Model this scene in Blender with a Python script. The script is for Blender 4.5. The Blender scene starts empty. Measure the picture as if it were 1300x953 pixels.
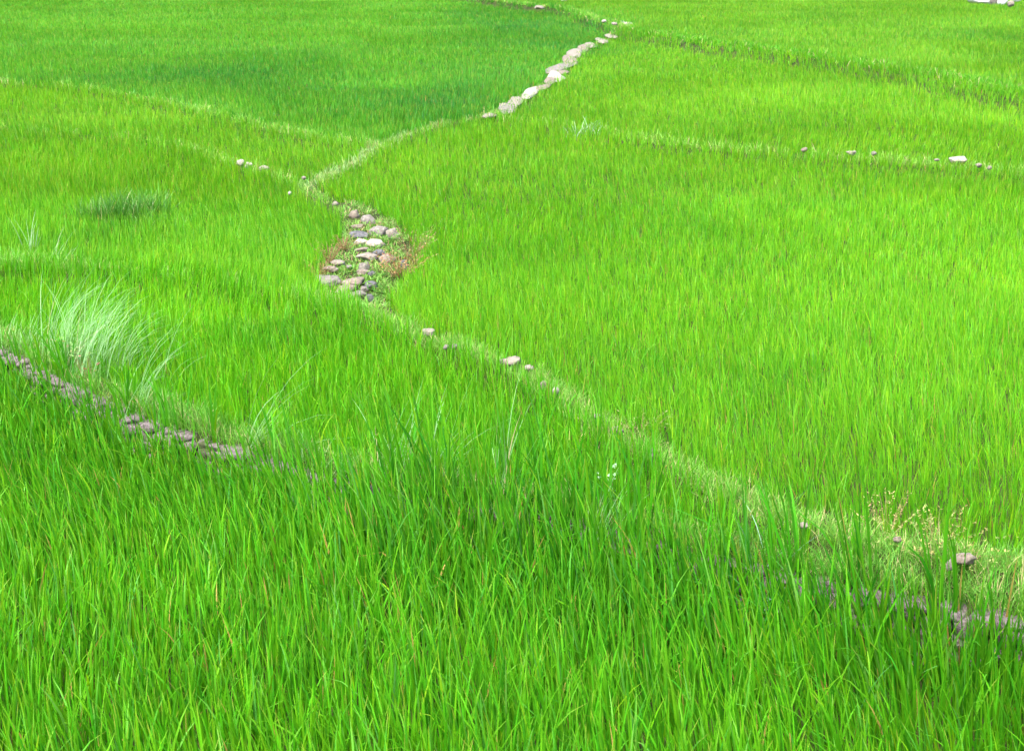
import bpy, bmesh, math, random
import numpy as np
from mathutils import Vector, noise as mnoise

RNG = np.random.default_rng(7)
random.seed(7)
scene = bpy.context.scene
COL = scene.collection

# ------------------------------------------------------------------ camera model
H, F = 5.6, 1800.0                      # camera height (m), focal length in 1300-wide photo pixels
PITCH = math.atan(556.5 / F)
CP, SP = math.cos(PITCH), math.sin(PITCH)

def ray(px, py):
    a, b = (px - 650) / F, (476.5 - py) / F
    return np.array([a, CP + b * SP, -SP + b * CP])

def w(px, py, z=0.8):
    """ground point at height z seen at photo pixel (px, py)"""
    d = ray(px, py)
    t = (H - z) / -d[2]
    return np.array([d[0] * t, d[1] * t])

# ------------------------------------------------------------------ noise
def make_noise(seed, n=256):
    g = np.random.default_rng(seed).random((n, n))
    def f(x, y, s):
        x = np.asarray(x) / s + 1000.0; y = np.asarray(y) / s + 1000.0
        xi = np.floor(x).astype(int); yi = np.floor(y).astype(int)
        u = x - xi; v = y - yi
        u = u * u * (3 - 2 * u); v = v * v * (3 - 2 * v)
        a = g[xi % n, yi % n]; b = g[(xi + 1) % n, yi % n]
        c = g[xi % n, (yi + 1) % n]; d = g[(xi + 1) % n, (yi + 1) % n]
        return (a * (1 - u) + b * u) * (1 - v) + (c * (1 - u) + d * u) * v
    return f
N1, N2, N3, N4, N5 = [make_noise(s) for s in (11, 22, 33, 44, 55)]

# ------------------------------------------------------------------ bund lines (as walked on the ground)
LV = dict(A=0.0, D=0.38, B=0.50, C=0.60, E=0.58, F=0.66, G=0.69, H=1.12)

def spline(pts, z, sub=6):
    P = [w(x, y, z) for x, y in pts]
    P = [2 * P[0] - P[1]] + P + [2 * P[-1] - P[-2]]
    out = []
    for i in range(1, len(P) - 2):
        p0, p1, p2, p3 = P[i - 1:i + 3]
        for k in range(sub):
            t = k / sub
            out.append(0.5 * ((2 * p1) + (p2 - p0) * t + (2 * p0 - 5 * p1 + 4 * p2 - p3) * t * t + (3 * p1 - p0 - 3 * p2 + p3) * t ** 3))
    out.append(P[-2])
    return np.array(out)

J5 = (478, 394)
J1, J2, J3, J4 = (385, 235), (480, 184), (620, 146), (800, 38)
LINES = {
    'AB': (spline([(-330, 330), (-150, 385), (0, 428), (100, 478), (200, 522), (330, 562), (420, 590), (540, 615), (700, 640), (800, 662),
                   (900, 688), (1000, 710), (1150, 738), (1300, 768), (1500, 810)], 0.60), 0.54, 0.24),
    'BC': (spline([J1, (440, 263), (470, 300), (468, 350), J5], 0.78), 0.66, 0.20),
    'CD': (spline([J5, (540, 422), (650, 460), (720, 500), (780, 542), (850, 580), (950, 630), (1050, 662), (1180, 690), (1300, 710), (1500, 742)], 0.78), 0.66, 0.20),
    'BD': (spline([(-330, 322), (-150, 325), (0, 332), (100, 337), (200, 346), (300, 358), (405, 380), J5], 0.74), 0.61, 0.20),
    'BE': (spline([(-330, 158), (-150, 160), (0, 164), (100, 168), (200, 179), (300, 208), J1], 0.74), 0.62, 0.2),
    'EF': (spline([(-330, 88), (-150, 92), (0, 102), (100, 110), (200, 127), (300, 150), (400, 172), J2], 0.84), 0.72, 0.2),
    'CE': (spline([J1, (432, 212), J2], 0.78), 0.66, 0.2),
    'CF': (spline([J2, (525, 166), (570, 152), J3], 0.84), 0.72, 0.2),
    'FG': (spline([J3, (640, 138), (665, 125), (690, 107), (710, 95), (722, 80), (745, 62), (770, 50), J4], 0.86), 0.79, 0.3),
    'CG': (spline([J3, (680, 152), (740, 160), (800, 171), (900, 184), (1010, 193), (1100, 199), (1200, 207), (1300, 216), (1550, 240)], 0.86), 0.73, 0.2),
    'GH': (spline([J4, (850, 46), (900, 53), (1000, 66), (1100, 80), (1200, 97), (1300, 117), (1550, 165)], 1.2), 1.13, 0.2),
    'FH': (spline([J4, (767, 27), (715, 10), (675, 6), (600, -4), (500, -14)], 1.2), 1.14, 0.2),
}
def L(k): return LINES[k][0]
FL, FR = w(-700, -30, 1.4), w(1900, -30, 1.4)
cat = lambda *a: np.vstack(a)
POLY = {
    'A': cat(L('AB'), [[80, -30], [-80, -30]]),
    'B': cat(L('BE'), L('BC'), L('BD')[::-1]),
    'D': cat(L('BD'), L('CD'), L('AB')[::-1]),
    'E': cat(L('EF'), L('CE')[::-1], L('BE')[::-1]),
    'C': cat(L('CE'), L('CF'), L('CG'), L('CD')[::-1], L('BC')[::-1]),
    'F': cat(L('EF'), L('CF'), L('FG'), L('FH'), [w(400, -30, 1.4)], [FL]),
    'G': cat(L('FG'), L('GH'), L('CG')[::-1]),
    'H': cat(L('FH')[::-1], L('GH'), [FR], [w(400, -30, 1.4)]),
}
PATCH = np.array([w(x, y, 0.62) for x, y in [(438, 258), (470, 268), (505, 288), (528, 318), (530, 345), (512, 372), (488, 392), (440, 388), (400, 376),
                                             (402, 352), (412, 330), (434, 305)]])

def inside(poly, x, y):
    r = np.zeros(len(x), bool)
    x0, y0 = poly[-1]
    for x1, y1 in poly:
        if y0 != y1:
            c = ((y1 > y) != (y0 > y)) & (x < (x0 - x1) * (y - y1) / (y0 - y1) + x1)
            r ^= c
        x0, y0 = x1, y1
    return r

def dist(line, x, y):
    """distance to the polyline; only points near its bounding box are worked out"""
    d = np.full(len(x), 9.0)
    m = (x > line[:, 0].min() - 3) & (x < line[:, 0].max() + 3) & (y > line[:, 1].min() - 3) & (y < line[:, 1].max() + 3)
    idx = np.nonzero(m)[0]
    if not len(idx): return d
    xs, ys = x[idx], y[idx]
    dd = np.full(len(idx), 9.0)
    for a, b in zip(line[:-1], line[1:]):
        lo, hi = np.minimum(a, b) - 3, np.maximum(a, b) + 3
        k = np.nonzero((xs > lo[0]) & (xs < hi[0]) & (ys > lo[1]) & (ys < hi[1]))[0]
        if not len(k): continue
        e = b - a
        t = np.clip(((xs[k] - a[0]) * e[0] + (ys[k] - a[1]) * e[1]) / (e @ e + 1e-9), 0, 1)
        dd[k] = np.minimum(dd[k], np.hypot(xs[k] - a[0] - e[0] * t, ys[k] - a[1] - e[1] * t))
    d[idx] = dd
    return d

KEYS = list(POLY)
def classify(x, y):
    f = np.full(len(x), -1)
    for i, k in enumerate(KEYS):
        f[inside(POLY[k], x, y)] = i
    return f

def ground(x, y, field=None):
    if field is None: field = classify(x, y)
    lv = np.array([LV[k] for k in KEYS] + [1.3])
    z = lv[field]
    z = np.where((field == -1) & (y < 30), 0.0, z)
    for k, (ln, top, hw) in LINES.items():
        d = dist(ln, x, y)
        q_ = {'CG': .9, 'GH': 1.4, 'EF': .6, 'BE': .6, 'BD': .7, 'FH': .6}.get(k, .24)
        s = np.clip((hw * .6 + q_ - d) / q_, 0, 1); s = s * s * (3 - 2 * s)
        if k == 'AB':                    # the wall face stands on the near side: only raise the far side
            s = np.where(field == 0, np.clip((0.14 - d) / 0.04, 0, 1), s)
        z = z + np.maximum(top - z, 0) * s
    p = inside(PATCH, x, y)
    if p.any():
        t = np.clip((y - PATCH[:, 1].min()) / (np.ptp(PATCH[:, 1])), 0, 1)
        z = np.where(p, 0.52 + 0.14 * t + 0.06 * N1(x, y, 0.5), z)
    return z + 0.03 * (N2(x, y, 0.8) - 0.5)

# ------------------------------------------------------------------ object helpers
def tag(o, label=None, cat_=None, group=None, kind=None):
    if label: o['label'] = label
    if cat_: o['category'] = cat_
    if group: o['group'] = group
    if kind: o['kind'] = kind
    return o

def link_mesh(name, verts, faces_v, loops_per_face, mat, tint=None, smooth=True, parent=None):
    me = bpy.data.meshes.new(name)
    me.vertices.add(len(verts)); me.vertices.foreach_set('co', np.asarray(verts, np.float32).ravel())
    me.loops.add(len(faces_v)); me.loops.foreach_set('vertex_index', np.asarray(faces_v, np.int32))
    starts = np.concatenate([[0], np.cumsum(loops_per_face)[:-1]]).astype(np.int32)
    me.polygons.add(len(loops_per_face)); me.polygons.foreach_set('loop_start', starts)
    me.update(calc_edges=True)
    if smooth: me.polygons.foreach_set('use_smooth', np.ones(len(loops_per_face), bool))
    if tint is not None:
        at = me.attributes.new('tint', 'FLOAT_COLOR', 'POINT')
        c = np.ones((len(verts), 4), np.float32); c[:, :3] = tint
        at.data.foreach_set('color', c.ravel())
    me.materials.append(mat)
    o = bpy.data.objects.new(name, me); COL.objects.link(o)
    if parent: o.parent = parent
    return o

def blade_arrays(root, length, width, az, lean, bend, tint, segs=4, face=None, tipmix=None):
    n = len(root)
    prof = {4: ([0, .28, .55, .8, 1], [.85, 1, .84, .52, 0]), 2: ([0, .55, 1], [.85, 1, 0]), 6: ([0, .17, .34, .5, .67, .84, 1], [.8, 1, .95, .85, .66, .4, 0]),
            3: ([0, .4, .75, 1], [.7, 1, .75, 0])}[segs]
    ts, ws = prof
    if face is None: face = RNG.normal(0, 0.9, n)
    wd = np.stack([-np.sin(az + face), np.cos(az + face), np.zeros(n)], 1)
    pos = root.copy(); V = []; T = []
    for i, t in enumerate(ts):
        if i:
            tm = (t + ts[i - 1]) / 2
            th = lean + bend * tm ** 1.6
            st = (length * (t - ts[i - 1]))[:, None]
            pos = pos + st * np.stack([np.sin(th) * np.cos(az), np.sin(th) * np.sin(az), np.cos(th)], 1)
        if i < len(ts) - 1:
            hw = (width * ws[i] * 0.5)[:, None]
            V += [pos - wd * hw, pos + wd * hw]
        else:
            V += [pos]
    V = np.stack(V, 1); m = V.shape[1]
    base = (np.arange(n) * m)[:, None]
    fl = []; lp = []
    for i in range(len(ts) - 2):
        fl.append(np.array([2 * i, 2 * i + 1, 2 * i + 3, 2 * i + 2])[None, :] + base); lp.append(4)
    k = 2 * (len(ts) - 2)
    fl.append(np.array([k, k + 1, k + 2])[None, :] + base); lp.append(3)
    fv = np.concatenate(fl, 1).ravel(); lpf = np.tile(lp, n)
    C = np.repeat(tint[:, None, :], m, 1)
    if tipmix is not None:               # dried or paler tip that belongs to the leaf
        tc, am = tipmix
        C[:, -1, :] = C[:, -1, :] * (1 - am[:, None]) + tc * am[:, None]
    return V.reshape(-1, 3), fv, lpf, C.reshape(-1, 3)

def join(arrs):
    V = []; Fv = []; Lp = []; C = []; o = 0
    for v, f, l, c in arrs:
        V.append(v); Fv.append(f + o); Lp.append(l); C.append(c); o += len(v)
    return np.vstack(V), np.concatenate(Fv), np.concatenate(Lp), np.vstack(C)

# ------------------------------------------------------------------ materials
def nodes(name):
    m = bpy.data.materials.new(name); m.use_nodes = True
    nt = m.node_tree; nt.nodes.clear()
    out = nt.nodes.new('ShaderNodeOutputMaterial')
    return m, nt, out

def leaf_mat(name, trans=0.42, rough=0.55, spec=0.2):
    m, nt, out = nodes(name)
    at = nt.nodes.new('ShaderNodeAttribute'); at.attribute_name = 'tint'
    p = nt.nodes.new('ShaderNodeBsdfPrincipled')
    p.inputs['Roughness'].default_value = rough
    p.inputs['Specular IOR Level'].default_value = spec
    tr = nt.nodes.new('ShaderNodeBsdfTranslucent')
    hs = nt.nodes.new('ShaderNodeMix'); hs.data_type = 'RGBA'; hs.blend_type = 'MULTIPLY'
    hs.inputs[0].default_value = 1.0; hs.inputs[7].default_value = (1.25, 1.15, 0.6, 1)
    mx = nt.nodes.new('ShaderNodeMixShader'); mx.inputs[0].default_value = trans
    l = nt.links.new
    l(at.outputs['Color'], p.inputs['Base Color'])
    l(at.outputs['Color'], hs.inputs[6]); l(hs.outputs[2], tr.inputs['Color'])
    l(p.outputs[0], mx.inputs[1]); l(tr.outputs[0], mx.inputs[2]); l(mx.outputs[0], out.inputs['Surface'])
    return m

def ramp_mat(name, stops, scale, rough=0.9, bump=0.4, detail=8, spec=0.3, second=None):
    m, nt, out = nodes(name)
    l = nt.links.new
    tc = nt.nodes.new('ShaderNodeTexCoord')
    nz = nt.nodes.new('ShaderNodeTexNoise'); nz.inputs['Scale'].default_value = scale; nz.inputs['Detail'].default_value = detail
    nz.inputs['Roughness'].default_value = 0.65
    cr = nt.nodes.new('ShaderNodeValToRGB')
    cr.color_ramp.elements[0].position = stops[0][0]; cr.color_ramp.elements[0].color = (*stops[0][1], 1)
    cr.color_ramp.elements[1].position = stops[-1][0]; cr.color_ramp.elements[1].color = (*stops[-1][1], 1)
    for p_, c_ in stops[1:-1]:
        e = cr.color_ramp.elements.new(p_); e.color = (*c_, 1)
    p = nt.nodes.new('ShaderNodeBsdfPrincipled'); p.inputs['Roughness'].default_value = rough
    p.inputs['Specular IOR Level'].default_value = spec
    l(tc.outputs['Object'], nz.inputs['Vector']); l(nz.outputs['Fac'], cr.inputs[0])
    col = cr.outputs[0]
    if second:
        n2 = nt.nodes.new('ShaderNodeTexNoise'); n2.inputs['Scale'].default_value = second[1]; n2.inputs['Detail'].default_value = 6
        r2 = nt.nodes.new('ShaderNodeValToRGB'); r2.color_ramp.elements[0].position = second[2]; r2.color_ramp.elements[1].position = second[2] + 0.08
        mx = nt.nodes.new('ShaderNodeMix'); mx.data_type = 'RGBA'
        l(tc.outputs['Object'], n2.inputs['Vector']); l(n2.outputs['Fac'], r2.inputs[0]); l(r2.outputs[0], mx.inputs[0])
        l(col, mx.inputs[6]); mx.inputs[7].default_value = (*second[0], 1); col = mx.outputs[2]
    l(col, p.inputs['Base Color'])
    bp = nt.nodes.new('ShaderNodeBump'); bp.inputs['Strength'].default_value = bump; bp.inputs['Distance'].default_value = 0.03
    l(nz.outputs['Fac'], bp.inputs['Height']); l(bp.outputs[0], p.inputs['Normal'])
    l(p.outputs[0], out.inputs['Surface'])
    return m

M_RICE = leaf_mat('rice_leaf')
M_PALE = leaf_mat('bank_grass_leaf', 0.35, 0.6, 0.3)
M_MUD = ramp_mat('paddy_mud', [(.3, (.014, .020, .006)), (.55, (.030, .045, .010)), (.75, (.055, .060, .020))], 3.0, 0.85, 0.5, spec=.1)
ROCKS = {
    'grey': ramp_mat('grey_rock', [(.3, (.078, .070, .062)), (.5, (.155, .140, .124)), (.7, (.255, .235, .205))], 16, 0.95, 0.8, second=((.07, .075, .05), 9, .60)),
    'pale': ramp_mat('pale_rock', [(.3, (.10, .087, .070)), (.5, (.195, .172, .142)), (.7, (.285, .257, .215))], 16, 0.95, 0.8, second=((.12, .105, .085), 9, .60)),
    'pink': ramp_mat('pinkish_brown_rock', [(.3, (.09, .070, .056)), (.5, (.17, .138, .112)), (.7, (.26, .222, .182))], 16, 0.95, 0.8, second=((.09, .085, .06), 9, .58)),
    'dark': ramp_mat('dark_rock', [(.3, (.035, .036, .040)), (.5, (.085, .085, .090)), (.7, (.16, .16, .165))], 16, 0.9, 0.8, second=((.17, .17, .16), 10, .62)),
    'white': ramp_mat('white_rock', [(.3, (.15, .134, .115)), (.5, (.285, .262, .228)), (.7, (.39, .365, .325))], 14, 0.9, 0.7, second=((.20, .18, .15), 8, .62)),
    'bright': ramp_mat('bright_white_rock', [(.3, (.55, .55, .56)), (.5, (.70, .70, .71)), (.7, (.80, .80, .80))], 8, 0.9, 0.4),
    'wall': ramp_mat('wall_stone', [(.30, (.045, .036, .038)), (.48, (.115, .093, .098)), (.70, (.21, .182, .185))], 26, 0.95, 1.0, second=((.045, .055, .022), 5, .56)),
}

# ------------------------------------------------------------------ terrain sheet
def build_ground():
    def axis(segs):
        a = []
        for lo, hi, st in segs:
            a += list(np.arange(lo, hi, st))
        return np.array(a + [segs[-1][1]])
    xs = axis([(-3000, -400, 400), (-400, -60, 20), (-60, -14, .8), (-14, 14, .14), (14, 60, .8), (60, 400, 20), (400, 3000, 400)])
    ys = axis([(-300, -20, 40), (-20, 6, 2), (6, 36, .12), (36, 75, .25), (75, 140, 1.0), (140, 400, 20), (400, 4000, 400)])
    X, Y = np.meshgrid(xs, ys)
    x, y = X.ravel(), Y.ravel()
    z = ground(x, y)
    nx, ny = len(xs), len(ys)
    i = (np.arange(ny - 1)[:, None] * nx + np.arange(nx - 1)[None, :]).ravel()
    fv = np.stack([i, i + 1, i + nx + 1, i + nx], 1).ravel()
    o = link_mesh('ground', np.stack([x, y, z], 1), fv, np.full(len(i), 4), M_MUD)
    tag(o, kind='structure')
build_ground()

# ------------------------------------------------------------------ rice
FP = {   # length, width, base tint, stiffness
    'A': dict(len=.66, wid=.0190, col=(.082, .325, .006), bend=.55),
    'D': dict(len=.50, wid=.0125, col=(.092, .350, .006), bend=.45),
    'B': dict(len=.43, wid=.0100, col=(.106, .355, .008), bend=.45),
    'C': dict(len=.36, wid=.0086, col=(.120, .385, .010), bend=.42),
    'E': dict(len=.36, wid=.0088, col=(.118, .372, .010), bend=.42),
    'F': dict(len=.38, wid=.0092, col=(.078, .325, .015), bend=.40),
    'G': dict(len=.35, wid=.0088, col=(.116, .370, .010), bend=.40),
    'H': dict(len=.36, wid=.0088, col=(.108, .348, .014), bend=.40),
}
LAB = {
    'A': 'tall bright green rice with broad long leaves growing closest, in front of the grey stone wall',
    'D': 'bright green rice in the field just behind the grey stone wall and its silvery tufts',
    'B': 'light green rice in the left field around the dark green clump of grass',
    'C': 'yellow-green rice filling the widest field to the right of the patch of tumbled stones',
    'E': 'light green rice in the narrow field on the left below the blue-green rice',
    'F': 'darker blue-green rice in the field on the left of the pale stone path',
    'G': 'light green rice in the field on the right of the pale stone path',
    'H': 'soft green rice in the farthest and highest field beyond the dark step',
}
# darker, bluer or yellower stands of rice, plus field C wind shading painted dark: pixel centre, radius (px), field set, amount, kind
PATCHES = []
for px, py, rx, ry, amt, kind in [
    (330, 82, 110, 26, .95, 'blue'), (470, 120, 150, 26, .75, 'blue'), (620, 95, 90, 40, .55, 'blue'), (690, 40, 110, 26, 1.0, 'blue'), (640, 15, 90, 20, .9, 'blue'), (560, 130, 90, 20, .6, 'blue'),
    (80, 352, 180, 10, .9, 'yel'), (280, 374, 140, 10, .9, 'yel'), (120, 196, 150, 9, .8, 'yel'), (330, 398, 120, 8, .5, 'dark'), (180, 95, 120, 14, .5, 'blue'), (90, 60, 160, 26, .2, 'blue'), (400, 205, 60, 22, .35, 'blue'), (880, 255, 200, 26, .3, 'dark'), (1150, 290, 180, 26, .25, 'dark'),
    (930, 330, 130, 40, .25, 'dark'), (1100, 620, 220, 60, .35, 'dark'), (960, 560, 120, 50, .35, 'dark'), (740, 60, 40, 12, .5, 'blue'),
    (1170, 345, 200, 30, .3, 'yel'), (800, 330, 180, 50, .25, 'yel'), (1000, 130, 260, 40, .3, 'yel'), (960, 430, 160, 30, .3, 'yel'), (560, 215, 120, 30, .3, 'yel'),
    (200, 30, 300, 14, .2, 'yel'), (900, 20, 140, 12, .35, 'yel'), (1240, 55, 60, 10, .5, 'blue'), (1025, 28, 40, 5, .5, 'blue'), (150, 275, 60, 22, .8, 'dark'), (250, 140, 160, 16, .25, 'yel'), (100, 215, 200, 20, .2, 'yel'),
    (1200, 520, 150, 40, .15, 'dark'), (150, 700, 200, 60, .15, 'yel'), (800, 720, 300, 50, .3, 'blue'), (1200, 800, 200, 50, .2, 'blue')]:
    c = w(px, py, .9); ex = w(px + rx, py, .9); ey = w(px, py + ry, .9)
    PATCHES.append((c[0], c[1], abs(ex[0] - c[0]), abs(ey[1] - c[1]), amt, kind))

def tint_at(x, y, base):
    n = len(x)
    c = base.copy()
    fac = {'blue': np.array([.56, .80, 1.35]), 'dark': np.array([.72, .82, 1.0]), 'yel': np.array([1.22, 1.10, .9])}
    for cx, cy, rx, ry, amt, kind in PATCHES:
        g = amt * np.exp(-(((x - cx) / rx) ** 2 + ((y - cy) / ry) ** 2)) * (0.15 + 1.0 * N3(x, y, 1.9) + .8 * N5(x, y, .8))
        c *= 1 + (fac[kind] - 1) * np.clip(g, 0, 1)[:, None]
    v = N4(x, y, 2.7) * .5 + N5(x, y, .7) * .5 - .5
    c *= (1 + v[:, None] * np.array([.55, .30, .1]))
    return c

def hills():
    P = []
    y0 = 7.2
    while y0 < 118:
        y1 = y0 * 1.08
        s = 0.135 if y0 < 18 else 0.135 * (y0 / 18) ** 0.72
        hw = 0.385 * y1 + 2.6
        xs = np.arange(-hw, hw, s); ys = np.arange(y0, y1, s)
        X, Y = np.meshgrid(xs, ys)
        x = X.ravel() + RNG.uniform(-.42, .42, X.size) * s; y = Y.ravel() + RNG.uniform(-.42, .42, X.size) * s
        P.append(np.stack([x, y, np.full(len(x), s)], 1))
        y0 = ys[-1] + s
    return np.vstack(P)

HP = hills()
hx, hy, hs = HP.T
hf = classify(hx, hy)
dmin = np.full(len(hx), 9.0)
for k, (ln, top, hw) in LINES.items():
    d = dist(ln, hx, hy)
    d = d / (1.0 if k != 'FG' else 1.15)
    if k == 'AB': d = np.where(hf == 0, d + .14, d + .03)      # the lowest field grows right up to the wall
    if k in ('BE', 'BD', 'EF', 'CG', 'GH', 'FH'): d = d + .15
    if k in ('CE', 'CF'): d = d + .07
    if k == 'CD': d = d + .06
    if k == 'FG': d = np.where(hf == KEYS.index('G'), d, d - .12)
    dmin = np.minimum(dmin, d)
keep = (hf >= 0) & (dmin > .20 + .05 * N5(hx, hy, .6)) & ~inside(PATCH, hx, hy)
hx, hy, hs, hf = hx[keep], hy[keep], hs[keep], hf[keep]
print('rice hills', len(hx))

for fi, key in enumerate(KEYS):
    fp = FP[key]
    sel = hf == fi
    x, y, s = hx[sel], hy[sel], hs[sel]
    if not len(x): continue
    z = ground(x, y, np.full(len(x), fi))
    vig = 0.70 + 0.30 * N1(x, y, 3.1) + .26 * N3(x * .5, y, 2.6) + .12 * (N2(x, y, .9) - .5)       # how well each hill grows
    arrs = []
    for near in (True, False):
        q = (y < 27) == near
        if not q.any(): continue
        k = (8 if key == 'A' else 12 if key == 'D' else 15) if near else 13
        idx = np.repeat(np.nonzero(q)[0], k)
        n = len(idx); sc = s[idx] / .135
        a0 = RNG.uniform(0, 2 * np.pi, n); r0 = s[idx] * .42 * np.sqrt(RNG.random(n))
        px_, py_ = x[idx] + r0 * np.cos(a0), y[idx] + r0 * np.sin(a0)
        root = np.stack([px_, py_, z[idx] - .02], 1)
        # wind: a shared slow-changing lean, plus each leaf's own
        wa = 6.28 * N3(px_, py_, 5.0)
        wl = .10 * N4(px_, py_, 4.0)
        own = np.abs(RNG.normal(.10, .10, n))
        vx = wl * np.cos(wa) - (.045 if key == 'A' else .01) + own * np.cos(a0); vy = wl * np.sin(wa) + own * np.sin(a0)
        az = np.arctan2(vy, vx); lean = np.hypot(vx, vy)
        length = fp['len'] * vig[idx] * RNG.uniform(.62, 1.12, n)
        if key == 'A':
            u = np.clip((px_ + 2.8) / 1.6, 0, 1)
            length *= 1 + (.26 + .44 * u + .20 * np.clip((px_ - .9) / 1.2, 0, 1)) * np.exp(-(dist(L('AB'), px_, py_) / (.6 + .6 * u)) ** 2)
        bend = fp['bend'] * RNG.gamma(1.4, .42, n)
        droop = RNG.random(n) < (.05 if near else .03)
        bend[droop] += RNG.uniform(.8, 1.7, droop.sum())
        width = fp['wid'] * RNG.uniform(.65, 1.25, n) * sc
        base = np.tile(np.array(fp['col']), (n, 1))
        c = tint_at(px_, py_, base)
        c *= RNG.uniform(.78, 1.22, (n, 1)) * np.array([1, 1, 1])
        c[:, 0] *= RNG.uniform(.75, 1.35, n)
        dk = RNG.random(n) < (.25 if key == 'A' else .15); c[dk] *= np.array([.55, .72, 1.2])
        if key == 'A':                   # lusher, bluer leaves along the foot of the wall
            g_ = np.exp(-(dist(L('AB'), px_, py_) / 1.0) ** 2)[:, None]; c *= 1 + (np.array([.80, .90, 1.3]) - 1) * g_
            width *= 1 + .35 * g_[:, 0]
        old = RNG.random(n)
        dry = old < (.035 if key == 'C' else .024 if key == 'A' else .014)
        c[dry] = np.array([.42, .30, .08]) * RNG.uniform(.6, 1.1, (dry.sum(), 1)); length[dry] *= RNG.uniform(.5, .95, dry.sum())
        yl = (old > .93); c[yl] *= np.array([1.7, 1.15, .9])
        grey = (old > .88) & (old < .93); c[grey] = c[grey] * np.array([1.3, 1.15, 2.5]) + np.array([.02, .02, .03])
        tip = (np.array([.40, .34, .06]), np.where(RNG.random(n) < .18, .8, .12))
        arrs.append(blade_arrays(root, length, width, az, lean, bend, c, 4 if near else 2, tipmix=tip))
    V, Fv, Lp, C = join(arrs)
    print(key, 'blades', len(Lp))
    o = link_mesh('rice', V, Fv, Lp, M_RICE, C)
    tag(o, LAB[key], 'rice', kind='stuff')

# ------------------------------------------------------------------ bank grass on the bunds
def bank_grass(key, density, ln, col, label, spread=.28, seg=3, wid=.005):
    line = L(key)
    seglen = np.hypot(*(line[1:] - line[:-1]).T)
    ymid = (line[1:, 1] + line[:-1, 1]) / 2
    vis = (ymid < 120) & (np.abs((line[1:, 0] + line[:-1, 0]) / 2) < .40 * ymid + 3)
    cnt = (seglen * density * np.minimum(1, (16 / ymid)) * vis).astype(int)
    i = np.repeat(np.arange(len(seglen)), cnt); n = len(i)
    t = RNG.random(n)[:, None]
    p = line[i] * (1 - t) + line[i + 1] * t
    p = p + RNG.normal(0, spread * .62, (n, 2))
    clump = N5(p[:, 0], p[:, 1], .5) * .6 + N2(p[:, 0], p[:, 1], .17) * .4
    kp = clump > (.15 if key == 'AB' else .22 if key == 'CD' else .38)
    p = p[kp]; n = len(p); clump = clump[kp]
    kp2 = ~inside(PATCH, p[:, 0], p[:, 1]); p = p[kp2]; n = len(p); clump = clump[kp2]
    z = ground(p[:, 0], p[:, 1]) - .01
    sc = np.maximum(1, p[:, 1] / 16)
    c = np.tile(np.array(col), (n, 1)) * RNG.uniform(.7, 1.3, (n, 1)); c[:, 0] *= RNG.uniform(.8, 1.3, n)
    dry = RNG.random(n) < .09; c[dry] = np.array([.50, .42, .22]) * RNG.uniform(.7, 1.1, (dry.sum(), 1))
    length = .85 * ln * RNG.uniform(.4, 1.25, n) * (.5 + clump)
    V = blade_arrays(np.stack([p[:, 0], p[:, 1], z], 1), length, .0055 * sc * RNG.uniform(.7, 1.3, n), RNG.uniform(0, 6.28, n),
                     np.abs(RNG.normal(.25, .25, n)), RNG.gamma(2, .45, n), c, seg)
    o = link_mesh('bank_grass', V[0], V[1], V[2], M_PALE, V[3])
    tag(o, label, 'grass', kind='stuff')

PG = (.15, .36, .05)
bank_grass('AB', 1500, .30, (.12, .33, .04), 'mixed grass growing along the top of the grey stone wall', .3)
bank_grass('BC', 500, .2, PG, 'pale grass on the short bank above the tumbled stones', .12)
bank_grass('CD', 1500, .24, PG, 'pale grass on the long bund running diagonally across below the widest field', .2)
bank_grass('BD', 900, .34, (.17, .42, .06), 'light grass along the soft lip running from the left to the tumbled stones', .14)
bank_grass('BE', 450, .30, (.17, .40, .05), 'pale grass on the left bund that ends at two white stones', .12)
bank_grass('EF', 550, .32, (.18, .42, .06), 'pale grass on the bund in front of the blue-green rice', .12)
bank_grass('CE', 480, .24, (.23, .39, .13), 'whitish grass on the short bund beyond the meeting point of three fields', .2)
bank_grass('CF', 380, .24, (.21, .38, .11), 'whitish grass on the bund leading up to the foot of the stone path', .2)
bank_grass('CG', 450, .32, (.19, .41, .06), 'pale grass on the bund starting at the foot of the stone path and running right', .2)
bank_grass('GH', 1300, .34, (.075, .30, .01), 'grass covering the step below the farthest field, darkened to paint the rice-edge shade', .4)  # shade under the rice edge is put into this grass colour
bank_grass('FH', 900, .30, (.15, .38, .04), 'light grass on the far bund above the top of the stone path', .25)
bank_grass('FG', 500, .22, (.10, .28, .03), 'short grass tufts between the stones of the pale path', .35)

# ------------------------------------------------------------------ rocks
def rock_mesh(name, dx, dy, dz, seed, mat, sub=3, rough=.20, cuts=8, kind_box=1.0):
    rnd = random.Random(seed)
    bm = bmesh.new()
    bmesh.ops.create_icosphere(bm, subdivisions=sub, radius=1)
    planes = []
    for _ in range(cuts):
        v = Vector((rnd.gauss(0, 1), rnd.gauss(0, 1), rnd.gauss(0, .8))).normalized()
        planes.append((v, rnd.uniform(.62, .88)))
    box = kind_box
    off = Vector((seed * 3.1, seed * 1.7, seed * .9))
    for v in bm.verts:
        c = v.co.copy()
        if box < 1: c = Vector([math.copysign(abs(q) ** box, q) for q in c]) * .9
        for nrm, d in planes:
            e = c.dot(nrm) - d
            if e > 0: c -= nrm * e * .92
        c *= 1 + rough * mnoise.noise(c * 1.6 + off) + rough * .5 * mnoise.noise(c * 4.5 + off)
        v.co = Vector((c.x * dx / 2, c.y * dy / 2, c.z * dz / 2))
    me = bpy.data.meshes.new(name); bm.to_mesh(me); bm.free()
    for p in me.polygons: p.use_smooth = True
    me.materials.append(mat)
    return me

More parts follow.
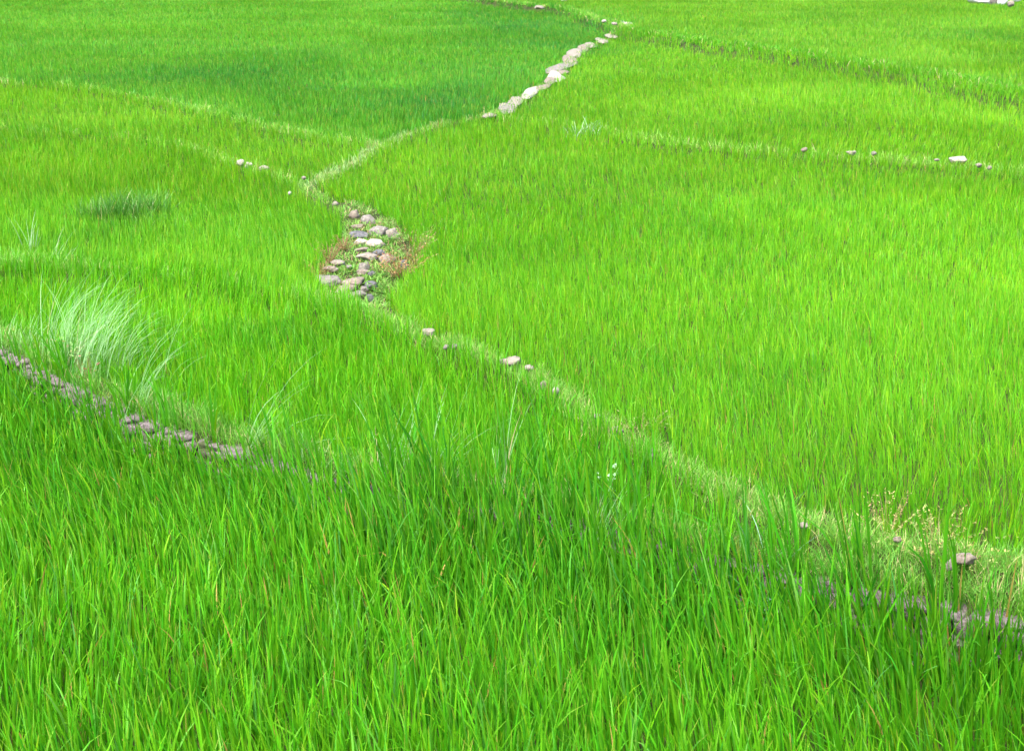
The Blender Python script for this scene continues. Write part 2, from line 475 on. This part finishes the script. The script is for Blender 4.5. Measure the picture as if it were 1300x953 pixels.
RSEED = [100]
def rock(px, py, wpx, hpx, mat, label, z=.85, group=None, yaw=None, name='stone', lift=0.0, depth=None):
    """a loose stone whose middle is seen at (px, py), wpx by hpx pixels large there"""
    RSEED[0] += 1
    p = w(px, py, z)
    ppm = F / math.hypot(p[1], H - z)                 # pixels per metre there
    dx = wpx / ppm
    dep = depth or dx * random.uniform(.75, 1.0)
    hgt = max(hpx / ppm - dep * .22, dx * .34 if group != 'pale stones forming the narrow path' else .07)
    gz = float(ground(np.array([p[0]]), np.array([p[1]]))[0])
    o = bpy.data.objects.new(name, rock_mesh(name, dx * (1.05 if group == 'pale stones forming the narrow path' else 1.15), dep * 1.1, hgt * 1.4, RSEED[0], ROCKS[mat], 3 if wpx > 8 else 2))
    o.location = (p[0], p[1], max(gz, z - hgt * .4) + hgt * .25 + lift)
    tl = .015 if group == 'pale stones forming the narrow path' else .12
    o.rotation_euler = (random.uniform(-tl, tl), random.uniform(-tl, tl), random.uniform(-.4, .4) if yaw is None else yaw)
    COL.objects.link(o)
    tag(o, label, 'stone', group)
    return o

G1 = 'loose stones tumbled in the gap in the bund'
for px, py, a, b, mat, lab in [
    (450, 275, 12, 11, 'pink', 'brownish stone at the top tip of the tumbled stone patch'),
    (467, 284, 15, 12, 'grey', 'grey stone with a dark hollow just below the top tip of the patch'),
    (455, 289, 14, 6, 'pink', 'thin brown slab left of the grey stone with a dark hollow'),
    (482, 297, 21, 14, 'grey', 'large rounded grey stone on the upper right of the tumbled patch'),
    (499, 302, 15, 15, 'pale', 'whitish upright stone, rightmost in the upper part of the patch'),
    (455, 299, 19, 11, 'dark', 'dark grey stone lying directly above the two cream stones'),
    (458, 307, 16, 9, 'white', 'cream flat stone, left of the touching pair in the patch'),
    (476, 309, 19, 11, 'white', 'cream wedge-shaped stone, right of the touching pair in the patch'),
    (460, 317, 14, 6, 'pink', 'thin brown slab under the left cream stone'),
    (480, 320, 14, 9, 'dark', 'dark stone below the right cream stone'),
    (466, 325, 21, 11, 'pale', 'oval pale brown stone in the middle of the patch'),
    (491, 329, 17, 14, 'pink', 'brownish stone beside the reddish weeds on the right of the patch'),
    (430, 333, 14, 8, 'pale', 'small pale stone among brown stems on the left edge of the patch'),
    (462, 338, 13, 12, 'grey', 'purplish grey stone under the oval pale brown stone'),
    (420, 341, 14, 7, 'pink', 'small flat stone, lower of two on the left edge among brown stems'),
    (461, 345, 13, 8, 'pink', 'pinkish stone touching a small dark stone at the middle of the patch'),
    (472, 347, 8, 7, 'dark', 'small dark bluish stone right of the pinkish stone'),
    (443, 338, 7, 5, 'grey', 'little grey stone in green weeds on the left half of the patch'),
    (415, 355, 26, 11, 'grey', 'long flat grey stone at the far left foot of the patch'),
    (450, 357, 23, 11, 'pink', 'long pinkish grey stone on top of the lowest pile'),
    (438, 368, 24, 14, 'pink', 'large blunt brown stone at the bottom of the patch'),
    (455, 374, 16, 10, 'grey', 'pale grey stone right against the large blunt brown stone'),
    (444, 375, 12, 9, 'pale', 'light stone in front of the large blunt brown stone'),
    (463, 366, 10, 7, 'grey', 'small grey stone at the lower right of the pile'),
    (471, 361, 13, 9, 'dark', 'dark grey stone at the right end of the lowest pile'),
    (470, 378, 7, 9, 'dark', 'small upright bluish stone, lowest in the patch'),
    (514, 337, 8, 13, 'dark', 'dark upright stone half hidden behind the reddish weeds'),
    (424, 379, 14, 7, 'pink', 'pinkish stone sunk in rice at the lowest left corner of the patch'),
]:
    rock(px, py, a * 1.22, b * 1.25, mat, lab, z=.66, group=G1)

G2 = 'stones lying on the long diagonal bund'
for px, py, a, b, mat, lab in [
    (545, 421, 17, 12, 'pale', 'rounded whitish stone on the diagonal bund nearest the stone patch'),
    (566, 440, 8, 8, 'grey', 'small grey stone, left of a pair on the diagonal bund'),
    (577, 439, 7, 8, 'grey', 'small grey stone, right of a pair on the diagonal bund'),
    (649, 457, 29, 13, 'pale', 'long pale block lying across the diagonal bund'),
    (671, 466, 12, 8, 'pale', 'low pale stone just right of the long pale block'),
    (690, 489, 8, 14, 'pink', 'upright pinkish stone between rice leaves on the diagonal bund'),
    (706, 495, 9, 10, 'white', 'small white stone next to the upright pinkish stone'),
    (758, 528, 9, 8, 'pale', 'little pale stone sunk in pale grass halfway along the diagonal bund'),
    (783, 546, 18, 12, 'pink', 'squat pinkish stone half hidden by leaves on the diagonal bund'),
    (828, 576, 9, 18, 'grey', 'narrow upright grey stone standing on the diagonal bund'),
    (1020, 666, 12, 9, 'pale', 'pale stone under nodding grass on the right of the diagonal bund'),
    (1224, 708, 30, 14, 'pink', 'wide flat brown stone near the right end of the diagonal bund'),
    (1207, 716, 10, 14, 'pale', 'upright pale stone touching the wide flat brown stone'),
    (1139, 684, 10, 8, 'pink', 'small reddish stone left of the wide flat brown stone'),
]:
    rock(px, py, a, b, mat, lab, z=.80, group=G2)

G3 = 'pale stones forming the narrow path'
PREV = {}
for px, py, a, b, mat, lab in [
    (622, 146, 16, 5, 'pale', 'low pale slab at the lower foot of the stone path'),
    (643, 137, 24, 10, 'grey', 'broad grey-white stone, second from the foot of the stone path'),
    (655, 129, 22, 10, 'pale', 'long whitish stone leaning up the path below the round white one'),
    (674, 117, 18, 13, 'white', 'bright white rounded stone on the lower half of the path'),
    (687, 111, 18, 8, 'pink', 'low brownish stone above the bright white rounded one'),
    (698, 102, 16, 6, 'pink', 'thin brown slab under the white oval stone of the path'),
    (706, 97, 21, 10, 'white', 'white oval stone in the middle of the path'),
    (711, 92, 20, 6, 'pink', 'thin pinkish slab right above the white oval stone'),
    (713, 85, 27, 12, 'grey', 'largest grey stone, at the widest point of the path'),
    (722, 76, 20, 9, 'pink', 'brown-grey slab above the largest grey stone'),
    (730, 68, 21, 9, 'pale', 'white slanting stone on the upper half of the path'),
    (740, 61, 15, 7, 'pink', 'brownish stone above the white slanting stone'),
    (750, 57, 15, 5, 'pale', 'thin pale slab, fourth from the top of the path'),
    (763, 51, 17, 6, 'pale', 'whitish flat stone, third from the top of the path'),
    (776, 47, 14, 4, 'pale', 'flat pale slab, second from the top of the path'),
    (796, 37, 18, 7, 'white', 'big white stone at the top end of the path'),
]:
    rock(px, py, a, b, mat, lab, z=.88, group=G3, lift=.0, yaw=random.uniform(-.25, .05),
         depth=b * 1.25 * w(px, py, .88)[1] / (py + 80))

G4 = 'white stones on the left bund'
rock(306, 210, 10, 9, 'white', 'white stone, left one of a touching pair on the left bund', .76, G4, lift=.06)
rock(316, 213, 10, 8, 'white', 'white stone, right one of a touching pair on the left bund', .76, G4, lift=.06)
rock(335, 217, 13, 8, 'pale', 'pinkish white stone alone on the left bund near the meeting point', .76, G4, lift=.06)
rock(368, 248, 4, 5, 'white', 'tiny white stone on the corner where three fields meet', .76, lift=.05)
rock(386, 230, 6, 5, 'pale', 'tiny pale stone in whitish grass where three fields meet', .78, lift=.08)
rock(426, 262, 8, 6, 'pale', 'small pale stone just above the tip of the tumbled patch', .76, lift=.06)
G5 = 'small stones on the far right bund'
for px, py, a, b, mat, lab in [
    (1021, 193, 8, 6, 'pink', 'small pinkish stone, leftmost on the bund right of the widest field'),
    (1081, 197, 13, 5, 'pale', 'low whitish stone, second from left on the far right bund'),
    (1109, 198, 7, 6, 'grey', 'small grey stone, third from left on the far right bund'),
    (1189, 206, 6, 4, 'pale', 'tiny stone just left of the long white one on the far right bund'),
    (1216, 205, 20, 7, 'white', 'long white stone, largest on the far right bund'),
    (1242, 213, 8, 6, 'pale', 'small pale stone just right of the long white one'),
    (1256, 216, 5, 5, 'pale', 'tiny pale stone, rightmost on the far right bund'),
]:
    rock(px, py, a, b, mat, lab, z=.88, group=G5, lift=.06)
rock(767, 28, 6, 4, 'white', 'tiny white stone left of the top end of the path', 1.3, lift=.05)
rock(780, 31, 7, 4, 'pale', 'small pale stone between the tiny white stone and the path top', 1.3, lift=.05)
rock(685, 10, 12, 4, 'pale', 'small pinkish stone on the far bund above the blue-green rice', 1.3, lift=.05)
rock(716, 1, 9, 4, 'white', 'small white stone at the very top beyond the blue-green rice', 1.3, lift=.05)
G6 = 'white boulders beyond the farthest field'
for px, py, a, b, mat, lab in [
    (1244, -1, 26, 9, 'bright', 'long white boulder at the far edge of the farthest field'),
    (1261, 0, 9, 10, 'grey', 'bluish grey boulder between two white ones at the far edge'),
    (1271, 0, 13, 11, 'bright', 'upright white boulder beyond the farthest field'),
    (1283, 7, 8, 5, 'pale', 'small pinkish boulder in front of the upright white one'),
    (1290, -2, 12, 6, 'bright', 'rightmost white boulder beyond the farthest field'),
]:
    rock(px, py + 3, a * 1.15, b * 1.5, mat, lab, z=1.45, group=G6, lift=.25, name='boulder')

# ------------------------------------------------------------------ stone retaining wall on the near bund
def stone_wall():
    line = L('AB')
    seg = np.hypot(*(line[1:] - line[:-1]).T); cum = np.concatenate([[0], np.cumsum(seg)])
    def at(s):
        i = min(max(np.searchsorted(cum, s) - 1, 0), len(seg) - 1)
        t = (s - cum[i]) / seg[i]; d = (line[i + 1] - line[i]) / seg[i]
        return line[i] * (1 - t) + line[i + 1] * t, d
    protos = [rock_mesh('t', 1, 1, 1, 500 + k, ROCKS['wall'], 3, .20, 4, .62) for k in range(8)]
    PV = []; PF = []
    for me in protos:
        v = np.empty(len(me.vertices) * 3, np.float32); me.vertices.foreach_get('co', v)
        f = np.empty(len(me.loops), np.int32); me.loops.foreach_get('vertex_index', f)
        PV.append(v.reshape(-1, 3)); PF.append(f)
    for me in protos: bpy.data.meshes.remove(me)
    V = []; Fv = []; o = 0
    rnd = random.Random(3)
    for row, (z0, hh) in enumerate([(-.03, .20), (.13, .17), (.28, .17), (.40, .12)]):
        s = rnd.uniform(0, .2)
        while s < cum[-1]:
            ln = rnd.uniform(.14, .50)
            p, d = at(s + ln / 2)
            if abs(p[0]) < .42 * p[1] + 3:
                k = rnd.randrange(8)
                dep = rnd.uniform(.26, .40)
                a = math.atan2(d[1], d[0]) + rnd.uniform(-.12, .12)
                v = PV[k] * np.array([ln * 1.16, dep * 1.1, hh * rnd.uniform(1.1, 1.35)])
                ca, sa = math.cos(a), math.sin(a)
                nrm = np.array([d[1], -d[0]])
                base = p + nrm * (.10 - row * .02 + rnd.uniform(-.03, .03))
                vv = np.stack([v[:, 0] * ca - v[:, 1] * sa + base[0], v[:, 0] * sa + v[:, 1] * ca + base[1], v[:, 2] + z0 + hh / 2], 1)
                V.append(vv); Fv.append(PF[k] + o); o += len(vv)
            s += ln * 1.02
    V = np.vstack(V); Fv = np.concatenate(Fv)
    ob = link_mesh('stone_wall', V, Fv, np.full(len(Fv) // 3, 3), ROCKS['wall'])
    tag(ob, 'low dry stone wall of purplish grey stones behind the nearest tall rice', 'wall')
stone_wall()

# ------------------------------------------------------------------ weeds and tufts (each a plant of its own)
def ribbons(root, n, length, width, spread, az0, azs, lean, bend, col, seg=6, var=.2, dry=.04):
    a = RNG.uniform(0, 6.28, n); r = spread * np.sqrt(RNG.random(n))
    x, y = root[0] + r * np.cos(a), root[1] + r * np.sin(a)
    z = ground(x, y) - .02
    c = np.tile(np.array(col), (n, 1)) * RNG.uniform(1 - var, 1 + var, (n, 1))
    dd = RNG.random(n) < dry; c[dd] = (.5, .42, .24)
    az = RNG.normal(az0, azs, n)
    return blade_arrays(np.stack([x, y, z], 1), length * RNG.uniform(.45, 1.1, n), width * RNG.uniform(.7, 1.25, n), az,
                        np.abs(RNG.normal(lean, .14, n)), bend * RNG.uniform(.5, 1.35, n), c, seg)

M_TUFT = leaf_mat('glaucous_leaf', .3, .45, .5)
def tuft(px, py, z, n, length, width, spread, az0, azs, lean, bend, col, label, group=None, name='grass_tuft', extra=()):
    r = w(px, py, z)
    arrs = [ribbons(r, n, length, width, spread, az0, azs, lean, bend, col)]
    for e in extra: arrs.append(ribbons(r + np.array(e.pop('off', (0, 0))), **e))
    V = join(arrs)
    g = float(ground(np.array([r[0]]), np.array([r[1]]))[0])
    loc = np.array([r[0], r[1], g])
    o = link_mesh(name, V[0] - loc, V[1], V[2], M_TUFT, V[3])
    o.location = loc
    tag(o, label, 'grass tuft', group)
    return o

GL = (.21, .40, .16)
GT = 'tufts of pale arching grass on the stone wall'
tuft(75, 445, .75, 150, 1.45, .0065, .42, .5, .9, .12, 1.25, GL, 'big tuft of pale silvery grass arching over the left end of the stone wall', GT)
tuft(115, 458, .75, 170, 1.42, .0065, .46, .3, .6, .14, 1.5, GL, 'pale silvery tuft bending right beside the biggest one', GT)
tuft(160, 500, .75, 50, 1.15, .007, .22, .2, .5, .2, 1.3, GL, 'low silvery tuft sweeping right at the lower end of the big tufts', GT)
tuft(20, 425, .75, 60, .55, .007, .3, .6, 1.2, .2, .9, (.22, .42, .16), 'short greenish tuft by the left frame edge on the stone wall', GT)
tuft(205, 470, .75, 7, 1.28, .008, .05, .3, .2, .15, 1.1, GL, 'few long lone silvery blades right of the big tufts', GT)
tuft(300, 548, .75, 26, 1.6, .010, .10, .2, .3, .22, 1.1, GL, 'sparse silvery tuft leaning far right beside the pink-leaved weed', GT)
tuft(490, 600, .75, 80, 1.15, .009, .22, .9, 1.3, .2, .8, GL, 'silvery tuft standing in the middle stretch of the wall', GT)
tuft(545, 606, .75, 36, 1.2, .010, .14, .8, .9, .25, .7, GL, 'thin silvery tuft just right of the middle one on the wall', GT)
tuft(635, 615, .75, 16, 1.25, .010, .08, .6, .8, .12, .5, GL, 'few upright silvery blades right of the middle tufts', GT)
tuft(745, 655, .75, 24, 1.2, .012, .10, .7, .8, .15, .8, GL, 'pale tuft with broad shining blades right of centre on the wall', GT)
tuft(390, 585, .75, 30, 1.0, .009, .16, .3, .7, .3, 1.0, GL, 'small silvery tuft between the pink-leaved weed and the middle tuft', GT)
tuft(960, 695, .75, 40, .85, .010, .16, 1.2, 2.0, .3, .9, (.20, .38, .26), 'bluish short tuft at the right part of the wall', GT)
tuft(1060, 700, .9, 16, .7, .009, .10, 2.2, .5, .2, 1.3, (.34, .42, .22), 'nodding straw-pale tuft right of the bluish one', GT)
tuft(1170, 735, .8, 30, .5, .010, .2, 1.2, 2.0, .4, 1.0, (.22, .40, .30), 'grey-green tuft by the wide flat brown stone', GT)
tuft(152, 284, .6, 520, .74, .012, .42, 1.0, 2.5, .14, .6, (0.046, 0.182, .010), 'dark green dense clump of grass among the light rice', None, 'grass_clump',
     extra=[dict(n=340, length=.66, width=.012, spread=.38, az0=1, azs=2.5, lean=.15, bend=.6, col=(0.052, 0.198, .010), off=(.5, .35)),
            dict(n=300, length=.60, width=.012, spread=.34, az0=1, azs=2.5, lean=.15, bend=.6, col=(0.058, 0.209, .010), off=(-.5, .1)),
            dict(n=240, length=.62, width=.012, spread=.42, az0=1, azs=2.5, lean=.15, bend=.6, col=(0.072, 0.231, .010), off=(.2, .9)),
            dict(n=240, length=.55, width=.012, spread=.5, az0=1, azs=2.5, lean=.15, bend=.6, col=(.075, .26, .01), off=(-.1, 1.9)),
            dict(n=200, length=.55, width=.012, spread=.5, az0=1, azs=2.5, lean=.15, bend=.6, col=(.075, .25, .01), off=(.7, -.6))])
tuft(38, 318, .7, 14, .85, .012, .07, 1.0, 1.3, .22, .5, (.26, .42, .22), 'pale lone tuft with brown stem on the left in the rice', None)
tuft(70, 335, .7, 10, .8, .010, .15, .6, .5, .3, .6, (.26, .42, .22), 'thin pale tuft above the big silvery tufts', None)
tuft(740, 160, .95, 60, .5, .014, .5, 1.0, 2.5, .35, .9, (.34, .48, .34), 'whitish tuft on the bund right of the path foot', None)
tuft(720, 515, 1.0, 12, .5, .011, .05, 0.4, .8, .5, .5, (.60, .52, .20), 'dry yellow straw tuft on the diagonal bund', None)

# fine feathery weeds with small leaves
def weed(px, py, z, h, spread, n_st, cols, label, leaf=.02, name='weed', nleaf=20, category='weed', stemcol=(.16, .10, .05), lean=.3, swid=.006):
    r = w(px, py, z)
    g = float(ground(np.array([r[0]]), np.array([r[1]]))[0])
    root = bpy.data.objects.new(name, None); root.empty_display_size = .1; COL.objects.link(root)
    root.location = (r[0], r[1], g); tag(root, label, category)
    a = RNG.uniform(0, 6.28, n_st); rr = spread * .5 * np.sqrt(RNG.random(n_st))
    st = np.stack([rr * .1 * np.cos(a), rr * .1 * np.sin(a), np.full(n_st, -.02)], 1)
    ln = h * RNG.uniform(.55, 1.1, n_st) + rr * .6; le = np.abs(RNG.normal(lean * .6, .15, n_st)) + np.arctan(rr * .9 / h); be = RNG.uniform(.1, .5, n_st)
    c = np.tile(np.array(stemcol), (n_st, 1)) * RNG.uniform(.7, 1.4, (n_st, 1))
    v = blade_arrays(st, ln, np.full(n_st, swid), a, le, be, c, 3)
    link_mesh('stem', v[0], v[1], v[2], M_PALE, v[3], parent=root)
    i = np.repeat(np.arange(n_st), nleaf); n = len(i); t = RNG.uniform(.15, 1.02, n)
    th = le[i] + be[i] * (t * .6)
    p = st[i] + (ln[i] * t)[:, None] * np.stack([np.sin(th) * np.cos(a[i]), np.sin(th) * np.sin(a[i]), np.cos(th)], 1)
    lc = np.array(cols)[RNG.integers(0, len(cols), n)] * RNG.uniform(.75, 1.25, (n, 1))
    v = blade_arrays(p, leaf * RNG.uniform(.7, 1.5, n) * 2, leaf * RNG.uniform(.6, 1.1, n), RNG.uniform(0, 6.28, n), RNG.uniform(.5, 1.5, n), RNG.uniform(0, .8, n), lc, 3)
    link_mesh('foliage', v[0], v[1], v[2], M_PALE, v[3], parent=root)
    return root

RED = [(.36, .16, .07), (.30, .22, .08), (.14, .26, .05), (.42, .26, .14)]
GRN = [(.10, .28, .03), (.16, .34, .05), (.07, .22, .03)]
weed(508, 352, .64, 0.50, .75, 60, RED, 'reddish brown bushy weed at the right edge of the tumbled stones', .016)
weed(522, 330, .64, 0.65, .6, 44, [(.30, .26, .14), (.36, .22, .12), (.18, .30, .08)], 'feathery pinkish seed-headed weed behind the reddish bush', .012, nleaf=18)
weed(497, 375, .64, .30, .7, 40, GRN, 'low green weed below the reddish bush at the foot of the patch', .02)
weed(480, 350, .64, .16, .8, 60, GRN, 'low mat of soft green weed in the middle of the tumbled stones', .02, lean=.8)
weed(440, 340, .64, .16, .6, 46, GRN, 'low green weed between stones on the left half of the patch', .02, lean=.8)
weed(492, 308, .64, .22, .5, 30, GRN, 'green weed below the whitish upright stone', .02, lean=.6)
weed(437, 318, .64, .30, .35, 26, [(.30, .16, .08), (.22, .20, .06)], 'brown dried weed on the left edge of the tumbled stones', .012)
weed(406, 352, .64, .38, .3, 30, [(.34, .22, .08), (.30, .18, .08)], 'yellow-brown dried weed beside the long flat grey stone', .009, lean=.2)
weed(418, 333, .64, .42, .35, 34, [(.34, .22, .10), (.26, .16, .08)], 'brown stemmed weed beside the small flat stones at left', .010)
weed(470, 382, .64, .2, .7, 40, [(.2, .36, .1), (.14, .3, .06)], 'pale green weed at the bottom edge of the patch', .02, lean=.6)
weed(1128, 664, .76, .45, .5, 20, [(.46, .34, .16), (.32, .34, .12)], 'straw-coloured seed-headed weed on the right of the diagonal bund', .012, nleaf=18)
weed(1190, 690, .76, .35, .9, 34, [(.34, .30, .10), (.22, .30, .08)], 'brownish low weed above the wide flat brown stone', .014)
weed(812, 545, .76, .35, .4, 20, [(.44, .36, .20), (.24, .34, .10)], 'straw-brown weed beside the squat pinkish stone', .010)

# low mixed ground cover in the gap of the bund
def ground_cover():
    n = 15000
    lo, hi = PATCH.min(0) - .1, PATCH.max(0) + .1
    p = RNG.uniform(lo, hi, (n, 2))
    q = inside(PATCH, p[:, 0], p[:, 1]) & (N5(p[:, 0], p[:, 1], .35) * .55 + N2(p[:, 0], p[:, 1], .12) * .45 > .42)
    p = p[q]; n = len(p)
    z = ground(p[:, 0], p[:, 1]) - .005
    g = N3(p[:, 0], p[:, 1], .5)[:, None]
    c = np.array([.13, .30, .05]) * g + np.array([.20, .36, .07]) * (1 - g)
    br = RNG.random(n) < .14; c[br] = (.30, .22, .12)
    c *= RNG.uniform(.7, 1.3, (n, 1))
    v = blade_arrays(np.stack([p[:, 0], p[:, 1], z], 1), RNG.uniform(.04, .14, n), RNG.uniform(.008, .018, n), RNG.uniform(0, 6.28, n),
                     RNG.uniform(.1, 1.2, n), RNG.uniform(.1, 1.2, n), c, 3)
    o = link_mesh('ground_cover', v[0], v[1], v[2], M_PALE, v[3])
    tag(o, 'low green and brown ground cover between the tumbled stones', 'ground cover', kind='stuff')
ground_cover()

# broad-leaved weeds
def broad_weed(px, py, z, n, size, cols, label):
    r = w(px, py, z); g = float(ground(np.array([r[0]]), np.array([r[1]]))[0])
    root = bpy.data.objects.new('broadleaf_weed', None); COL.objects.link(root); root.location = (r[0], r[1], g)
    tag(root, label, 'weed')
    a = RNG.uniform(0, 6.28, n)
    hgt = RNG.uniform(.16, .42, n); rad = RNG.uniform(.03, .16, n)
    top = np.stack([rad * np.cos(a), rad * np.sin(a), hgt], 1)
    st = np.stack([rad * .2 * np.cos(a), rad * .2 * np.sin(a), np.full(n, -.02)], 1)
    d = top - st; ln = np.linalg.norm(d, axis=1)
    v = blade_arrays(st, ln * 1.02, np.full(n, .006), np.arctan2(d[:, 1], d[:, 0]), np.arccos(d[:, 2] / ln), np.zeros(n), np.tile([.3, .22, .12], (n, 1)), 3)
    link_mesh('stem', v[0], v[1], v[2], M_PALE, v[3], parent=root)
    c = np.array(cols)[RNG.integers(0, len(cols), n)] * RNG.uniform(.85, 1.15, (n, 1))
    v = blade_arrays(top, size * RNG.uniform(.8, 1.2, n), size * .62 * RNG.uniform(.8, 1.2, n), a, RNG.uniform(.7, 1.3, n), RNG.uniform(.2, .8, n), c, 6, face=RNG.normal(0, .25, n))
    link_mesh('foliage', v[0], v[1], v[2], M_PALE, v[3], parent=root)
broad_weed(85, 450, .78, 34, .075, [(.22, .40, .10), (.28, .46, .16), (.34, .30, .16)], 'broad-leaved pale green weed under the big silvery tufts')
broad_weed(108, 462, .78, 14, .06, [(.40, .18, .14), (.24, .40, .12)], 'small pink-tinged broad-leaved weed right of the pale green one')
broad_weed(325, 553, .78, 34, .075, [(.30, .46, .20), (.40, .50, .26), (.52, .10, .06)], 'broad-leaved weed with a few red leaves on the wall')
broad_weed(985, 700, .78, 22, .08, [(.20, .36, .24), (.26, .38, .28)], 'bluish pale broad-leaved weed by the wall on the right')
broad_weed(770, 575, .95, 14, .06, [(.34, .50, .34)], 'small shiny broad-leaved weed near the squat pinkish stone')

# ------------------------------------------------------------------ light, sky, camera
EL, AZ = math.radians(62), math.radians(215)
world = bpy.data.worlds.new('World'); scene.world = world; world.use_nodes = True
nt = world.node_tree
sky = nt.nodes.new('ShaderNodeTexSky'); sky.sky_type = 'NISHITA'; sky.sun_disc = False
sky.sun_elevation = EL; sky.sun_rotation = AZ; sky.dust_density = 4.0; sky.ozone_density = .6
bg = nt.nodes['Background']; bg.inputs['Strength'].default_value = .15
nt.links.new(sky.outputs[0], bg.inputs['Color'])
sun = bpy.data.lights.new('sun', 'SUN'); sun.energy = 2.6; sun.angle = math.radians(24); sun.color = (1, .96, .88)
so = bpy.data.objects.new('sun', sun); COL.objects.link(so)
d = Vector((math.sin(AZ) * math.cos(EL), math.cos(AZ) * math.cos(EL), math.sin(EL)))
so.rotation_euler = d.to_track_quat('Z', 'Y').to_euler(); so.location = d * 50

cam = bpy.data.cameras.new('camera'); co = bpy.data.objects.new('camera', cam); COL.objects.link(co)
co.location = (0, 0, H); co.rotation_euler = (math.pi / 2 - PITCH, 0, 0)
cam.sensor_width = 36; cam.lens = 36 * F / 1300; cam.clip_start = .1; cam.clip_end = 6000
cam.dof.use_dof = True; cam.dof.focus_distance = 15.0; cam.dof.aperture_fstop = 4.0
scene.camera = co
scene.view_settings.view_transform = 'Standard'; scene.view_settings.look = 'None'
scene.view_settings.exposure = 1.82; scene.view_settings.gamma = 1
scene.render.engine = 'CYCLES'
cy = scene.cycles
cy.max_bounces = 7; cy.diffuse_bounces = 4; cy.transmission_bounces = 5; cy.glossy_bounces = 2
cy.use_denoising = True
